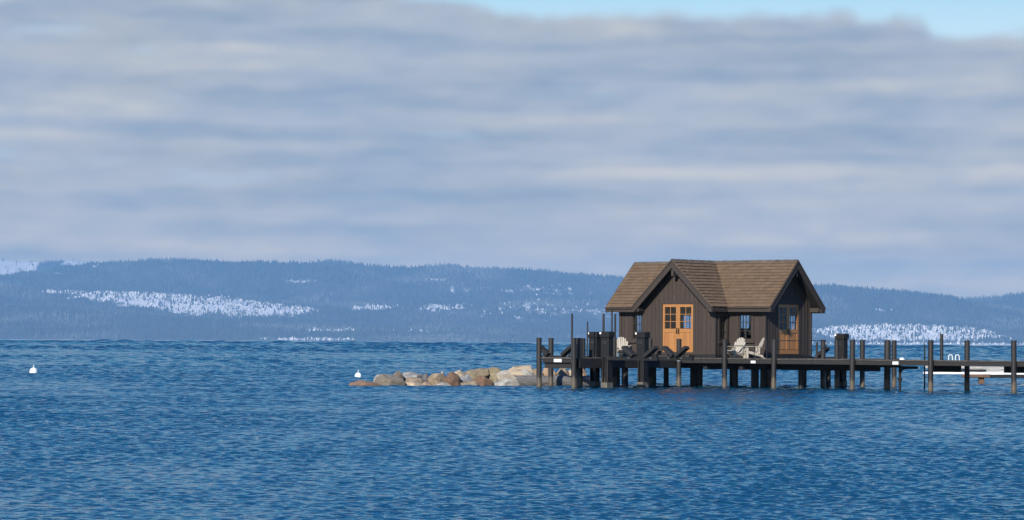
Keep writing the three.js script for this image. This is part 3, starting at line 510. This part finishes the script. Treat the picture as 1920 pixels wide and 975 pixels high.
// ---------------------------------------------------------------- chairs on the deck
function gardenChair(label, x, z, turn) {
  // placed in the pier's frame, facing its own +z
  const c = Math.cos(-YAW), s = Math.sin(-YAW);
  const g = thing('garden_chair', label, 'chair', [OX + x * c + z * s, DECK, OZ - x * s + z * c], -YAW + turn, 'slatted wooden chairs on the deck');
  const lean = 0.42; g.scale.setScalar(0.92);
  for (let i = -3; i <= 3; i++) {
    const len = 0.86 - 0.02 * i * i - (Math.abs(i) === 3 ? 0.05 : 0), w = 0.079;
    const sh = new THREE.Shape(); sh.moveTo(-w / 2, 0); sh.lineTo(w / 2, 0); sh.lineTo(w / 2, len - 0.03); sh.quadraticCurveTo(w / 2, len, 0, len + 0.005); sh.quadraticCurveTo(-w / 2, len, -w / 2, len - 0.03); sh.closePath();
    const b = new THREE.ExtrudeGeometry(sh, { depth: 0.022, bevelEnabled: false, curveSegments: 4 });
    b.rotateZ(-i * 0.035); b.translate(i * 0.076, 0, 0); b.rotateX(-lean); b.translate(0, 0.20, -0.17);
    addMesh('back_slat', b, M.chair[(i + 3) % 2], g);
  }
  for (let i = 0; i < 6; i++) { const t = i / 5, b = rbox(0.54, 0.022, 0.085, 0.006); b.rotateX(0.22); b.translate(0, 0.235 + t * 0.125, -0.12 + t * 0.47); addMesh('seat_slat', b, M.chair[i % 2], g); }
  for (const sx of [-1, 1]) {
    addMesh('armrest', rbox(0.13, 0.025, 0.74, 0.01, sx * 0.345, 0.565, 0.06), M.chair[0], g);
    addMesh('leg', rbox(0.03, 0.555, 0.11, 0.006, sx * 0.30, 0.2775, 0.36), M.chair[1], g);
    const st = slab([V(sx * 0.262, 0.38, 0.40), V(sx * 0.262, 0.27, 0.40), V(sx * 0.262, 0.0, -0.56), V(sx * 0.262, 0.0, -0.42), V(sx * 0.262, 0.14, -0.42)], V(0.026, 0, 0));
    addMesh('leg', st, M.chair[1], g);
    addMesh('arm_support', rbox(0.03, 0.36, 0.06, 0.006, sx * 0.34, 0.375, -0.22), M.chair[1], g);
  }
  addMesh('back_rail', rbox(0.7, 0.05, 0.03, 0.006, 0, 0.53, -0.345), M.chair[1], g);
  return g;
}
gardenChair('pale slatted wooden chair by the left end of the cabin, partly behind the lift', -7.15, 1.0, 0.75);
gardenChair('pale slatted wooden chair facing out, left one of the pair under the window', -0.55, 1.55, -0.1);
gardenChair('pale slatted wooden chair turned sideways, right one of the pair under the window', 0.20, 1.2, -0.75);

// ---------------------------------------------------------------- ladder, low dock, buoys
{
  const g = thing('swim_ladder', 'black swim ladder hanging down from the pier walk into the water', 'ladder', place, -YAW);
  for (const x of [8.45, 8.77]) addMesh('rail', rod([x, -0.6, 0.46], [x, 1.95, 0.46], 0.032), M.blackMetal, g);
  for (let i = 0; i < 6; i++) addMesh('rung', rod([8.45, -0.3 + i * 0.29, 0.46], [8.77, -0.3 + i * 0.29, 0.46], 0.018), M.blackMetal, g);
}
{
  const g = thing('low_dock', 'weathered grey low dock with a snowy ledge behind the pier on the right', 'dock', [0, 0, -145.5]);
  const grey = [0, 1].map((k) => new THREE.MeshStandardMaterial({ map: grain(k ? [0.30, 0.30, 0.30] : [0.38, 0.37, 0.36], 0.55, 171 + k), roughness: 0.9 }));
  const snow = new THREE.MeshStandardMaterial({ map: colourMap(128, 128, (u, v) => { const k = 0.82 + 0.1 * fbm(u * 7, v * 7, 5, 4); return [k, k, k * 1.01]; }), roughness: 0.9 });
  const brown = new THREE.MeshStandardMaterial({ map: grain([0.13, 0.075, 0.045], 0.5, 181), roughness: 0.85 });
  const R = rng(9);
  for (let i = 0; i < 4; i++) addMesh('board', rbox(13, 0.073, 0.05, 0.01, 29.0, 0.65 + i * 0.078, 0.03 + 0.006 * (i % 2)), grey[i % 2], g);
  addMesh('board', rbox(2.9, 0.16, 0.06, 0.01, 21.9, 0.86, 0.03), grey[0], g);
  for (let i = 0; i < 40; i++) addMesh('deck_plank', box(0.35, 0.04, 2.6, 20.5 + (i + 0.5) * 0.37, 0.935 + (R() - 0.5) * 0.006, -1.27), grey[i % 2], g);
  { const sh = []; for (let i = 0; i < 46; i++) sh.push(rbox(0.40, 0.10 + 0.035 * R(), 0.22, 0.045, 20.6 + i * 0.33, 0.535 + 0.012 * R(), 0.10)); addMesh('snow_ledge', clean(sh), snow, g); }
  addMesh('beam', rbox(13, 0.14, 0.2, 0.02, 29.0, 0.40, 0.02), M.beam, g); addMesh('beam', rbox(1.4, 0.13, 0.16, 0.02, 23.0, 0.41, 0.16), brown, g);
  addMesh('beam', rbox(1.25, 0.1, 0.05, 0.01, 22.9, 0.69, 0.09), M.beam, g);
  for (const x of [23.32, 27.5, 31.5]) addMesh('post', rbox(0.27, 2.2, 0.27, 0.02, x, -0.66, -0.1), brown, g);
  for (const x of [21.68, 22.02]) addMesh('grab_rail', tube([[x, 0.93, 0.0], [x, 1.36, 0.0], [x + 0.03, 1.44, 0.0], [x + 0.1, 1.46, 0], [x + 0.17, 1.42, 0.0], [x + 0.19, 1.3, 0.0], [x + 0.19, 0.93, 0.0]], 0.02, 40, 8), M.white, g);
}
{
  const prof = (r) => { const p = [[0.001, -0.75 * r], [0.5 * r, -0.7 * r], [0.86 * r, -0.4 * r], [0.98 * r, -0.1 * r], [r, 0.15 * r], [0.97 * r, 0.5 * r], [0.84 * r, 0.88 * r], [0.6 * r, 1.15 * r], [0.3 * r, 1.28 * r], [0.16 * r, 1.32 * r], [0.001, 1.33 * r]]; return new THREE.LatheGeometry(p.map((q) => new THREE.Vector2(...q)), 28); };
  const buoy = (x, z, r, label, knob) => {
    const g = thing('mooring_buoy', label, 'buoy', [x, 0.02, z], 0, 'white mooring buoys');
    addMesh('float', prof(r), M.white, g);
    if (knob) addMesh('mooring_ring', clean([rod([0, r * 1.28, 0], [0, r * 1.7, 0], r * 0.07), new THREE.TorusGeometry(r * 0.13, r * 0.045, 8, 16).translate(0, r * 1.82, 0)]), M.white, g);
    addMesh('band', new THREE.CylinderGeometry(r * 1.004, r * 1.004, r * 0.06, 28, 1, true).translate(0, 0.16 * r, 0), M.plate, g);
  };
  buoy(-27.23, -167.3, 0.235, 'white mooring buoy with a ring on top, alone on open water at far left', true);
  buoy(-8.18, -156.8, 0.19, 'round white mooring buoy floating beyond the tip of the rock breakwater', true);
  buoy(45.2, -339.6, 0.34, 'white buoy just showing above the pier deck on the right', false);
}

// ---------------------------------------------------------------- breakwater boulders and the log at their foot
{
  const tone = { ob: [0.235, 0.150, 0.098], gt: [0.213, 0.187, 0.150], bt: [0.203, 0.157, 0.120], lg: [0.359, 0.351, 0.325], bg: [0.243, 0.251, 0.259], dg: [0.141, 0.149, 0.156], tn: [0.286, 0.226, 0.156], cr: [0.457, 0.370, 0.268], oc: [0.350, 0.245, 0.160], pw: [0.452, 0.409, 0.342], br: [0.172, 0.102, 0.065], ty: [0.260, 0.216, 0.138] };
  const mat = new THREE.MeshStandardMaterial({ vertexColors: true, roughness: 0.9, bumpMap: heightMap(256, 256, (u, v) => { const [a, b] = ring(u, 4), [c, d] = ring(v, 4); return 0.5 + 0.5 * fbm(a + c * 0.6, b + d * 0.6, c - d, 5, 0.62); }, [3, 3]), bumpScale: 0.05 });
  const list = [
    [-6.34, -126.99, 1.29, 0.25, -0.05, 'ob', 'flat orange-brown boulder at the outer tip of the breakwater', 0.15],
    [-5.30, -127.59, 1.16, 0.51, -0.05, 'gt', 'large grey-tan boulder next to the flat tip stone', 0.3],
    [-5.01, -128.35, 0.51, 0.62, 0.27, 'bt', 'small brown stone crowning the large grey-tan boulder', 0.5],
    [-5.74, -128.10, 0.47, 0.48, 0.13, 'lg', 'pale stone peeping out behind the large grey-tan boulder', 0.4],
    [-4.31, -128.88, 0.87, 0.59, 0.26, 'bg', 'blue-grey slab boulder on top, left part of the breakwater', 0.9],
    [-3.75, -128.95, 0.35, 0.57, 0.15, 'dg', 'dark grey narrow stone right of the blue-grey slab', 0.9],
    [-4.31, -128.58, 0.94, 0.36, 0.13, 'tn', 'thin tan stone wedged under the blue-grey slab', 0.6],
    [-4.34, -127.90, 0.98, 0.23, -0.05, 'cr', 'low cream boulder at the waterline, left part', 0.3],
    [-3.69, -128.27, 0.49, 0.18, -0.05, 'oc', 'small orange-cream stone at the waterline', 0.4],
    [-3.30, -128.81, 0.68, 0.53, 0.11, 'tn', 'blocky tan boulder left of the rounded brown one', 0.9],
    [-3.10, -129.77, 0.28, 0.64, 0.30, 'pw', 'little pale stone on the top edge above the blocky tan boulder', 0.5],
    [-3.10, -128.45, 0.75, 0.16, -0.05, 'lg', 'low pale grey stone at the foot of the brown boulder', 0.5],
    [-2.63, -128.93, 0.68, 0.60, -0.05, 'br', 'tall rounded dark brown boulder in the middle', 0.2],
    [-2.30, -130.25, 0.50, 0.66, 0.23, 'cr', 'cream stone behind the tall brown boulder', 0.5],
    [-1.99, -129.64, 0.66, 0.50, 0.13, 'bg', 'blue-grey wedge stone right of the tall brown boulder', 1.0],
    [-1.84, -129.11, 0.85, 0.23, -0.05, 'tn', 'long low tan stone at the waterline, middle part', 0.6],
    [-1.33, -129.51, 0.85, 0.46, -0.05, 'br', 'wide brown boulder right of the long low tan stone', 0.4],
    [-1.62, -130.58, 1.02, 0.73, 0.18, 'ty', 'long mossy tan boulder on top, middle part', 0.5],
    [-0.82, -130.86, 0.71, 0.78, 0.18, 'ty', 'rounded mossy tan boulder at the crest', 0.4],
    [-0.24, -130.74, 0.83, 0.67, 0.14, 'pw', 'pale angular boulder at the left end of the log', 1.0],
    [0.35, -131.72, 1.20, 0.86, 0.23, 'cr', 'biggest cream boulder topping the breakwater', 0.5],
    [-0.34, -129.88, 1.18, 0.30, -0.05, 'lg', 'long pale grey block at the waterline before the log', 1.0],
    [0.75, -131.41, 0.67, 0.74, 0.21, 'lg', 'light grey faceted boulder above the log', 0.9],
    [1.16, -131.71, 0.57, 0.72, 0.21, 'tn', 'tan boulder above the log, just left of the pier head', 0.5],
    [1.68, -132.05, 0.70, 0.79, 0.21, 'oc', 'orange-tan boulder seen under the pier head plate', 0.4],
    [2.27, -132.29, 0.63, 0.77, 0.21, 'tn', 'tan boulder seen under the right half of the pier head', 0.5],
    [2.78, -132.58, 0.48, 0.70, 0.19, 'cr', 'cream stone between the pier head piles', 0.5],
    [3.15, -132.46, 0.51, 0.77, 0.12, 'oc', 'orange stone at the shoreward end of the breakwater', 0.4],
  ];
  list.forEach(([x, z, w, top, bot, key, label, ang], i) => {
    const Q = rng(900 + i * 13), g0 = mergeVertices(new THREE.IcosahedronGeometry(1, 11).deleteAttribute('normal').deleteAttribute('uv')), p = g0.attributes.position, C = [], U = [];
    const foot = bot < 0 ? -0.35 : -0.15, h = top * 1.06 - foot, planes = [];
    for (let k = 0; k < 16; k++) planes.push([V(Q() * 2 - 1, Q() * 1.6 - 0.5, Q() * 2 - 1).normalize(), mix(0.86, 0.52 + 0.22 * Q(), clamp(ang + 0.35))]);
    const b = tone[key], v = V(0, 0, 0), o = i * 7.3;
    for (let k = 0; k < p.count; k++) {
      v.fromBufferAttribute(p, k);
      const nx = v.x, ny = v.y, nz = v.z;
      v.multiplyScalar(1 + 0.30 * fbm(nx * 1.1 + o, ny * 1.1, nz * 1.1, 3) + 0.10 * fbm(nx * 4 + o, ny * 4, nz * 4, 4));
      for (const [n, d] of planes) { const e = v.dot(n) - d; if (e > 0) v.addScaledVector(n, -e * 0.98); }
      // rough broken faces
      v.multiplyScalar(1 + 0.05 * fbm(nx * 7 + o, ny * 7, nz * 7, 3));
      p.setXYZ(k, v.x, v.y, v.z);
      const m = 1 + 0.75 * fbm(nx * 2.2 + o, ny * 2.2, nz * 2.2, 4, 0.6) + 0.35 * fbm(nx * 9 + o, ny * 9, nz * 9, 3), st = smooth(0.1, 0.35, fbm(nx * 1.6 + o, ny * 3 + 5, nz * 1.6, 4)), st2 = smooth(0.12, 0.4, fbm(nx * 2 + o, ny * 1.2 + 15, nz * 2, 4));
      const c = b.map((q, j) => mix(mix(q * m, [0.10, 0.09, 0.08][j], st * 0.55), [0.40, 0.22, 0.11][j] * m, st2 * 0.30)); C.push(...c);
      U.push(Math.atan2(nz, nx) / 6.283 * w, ny * 0.5 * h);
    }
    g0.setAttribute('color', new THREE.Float32BufferAttribute(C, 3)); g0.setAttribute('uv', new THREE.Float32BufferAttribute(U, 2));
    g0.computeBoundingBox(); const bb = g0.boundingBox, sx = (w * 1.22) / (bb.max.x - bb.min.x), sy = h / (bb.max.y - bb.min.y), dz = Math.max(0.55, w * 0.8) / (bb.max.z - bb.min.z);
    g0.translate(-(bb.max.x + bb.min.x) / 2, -bb.min.y, -(bb.max.z + bb.min.z) / 2); g0.scale(sx, sy, dz);
    const rock = toCreasedNormals(g0, 0.5);
    const m = addMesh('boulder', rock, mat, null, true); m.position.set(x, foot, z); tag(m, label, 'boulder', 'boulders of the breakwater');
  });
  // log
  const len = 3.45, rad = 0.25, g = new THREE.CylinderGeometry(rad, rad * 1.05, len, 40, 80); const p = g.attributes.position, C = [];
  for (let k = 0; k < p.count; k++) {
    const x = p.getX(k), y = p.getY(k), z = p.getZ(k), a = Math.atan2(z, x), r = Math.hypot(x, z);
    const f = 1 + 0.16 * fbm(Math.cos(a) * 1.5, Math.sin(a) * 1.5, y * 0.9, 3) + 0.14 * fbm(Math.cos(a) * 5, Math.sin(a) * 5, y * 2.5, 4);
    if (r > 0.01) { p.setX(k, x * f); p.setZ(k, z * f); }
    const m = 0.14 * (1 + 0.9 * fbm(Math.cos(a) * 4, Math.sin(a) * 4, y * 3, 4, 0.65)); C.push(m, m * 0.97, m * 0.95);
  }
  g.setAttribute('color', new THREE.Float32BufferAttribute(C, 3)); g.rotateZ(Math.PI / 2); g.computeVertexNormals();
  const m = addMesh('log', g, mat, null, true); m.position.set(1.78, 0.20, -131.05); m.rotation.y = 0.18; tag(m, 'long grey log lying in the water at the foot of the boulders by the pier', 'log');
}

scene.updateMatrixWorld(true);
renderer.render(scene, camera);
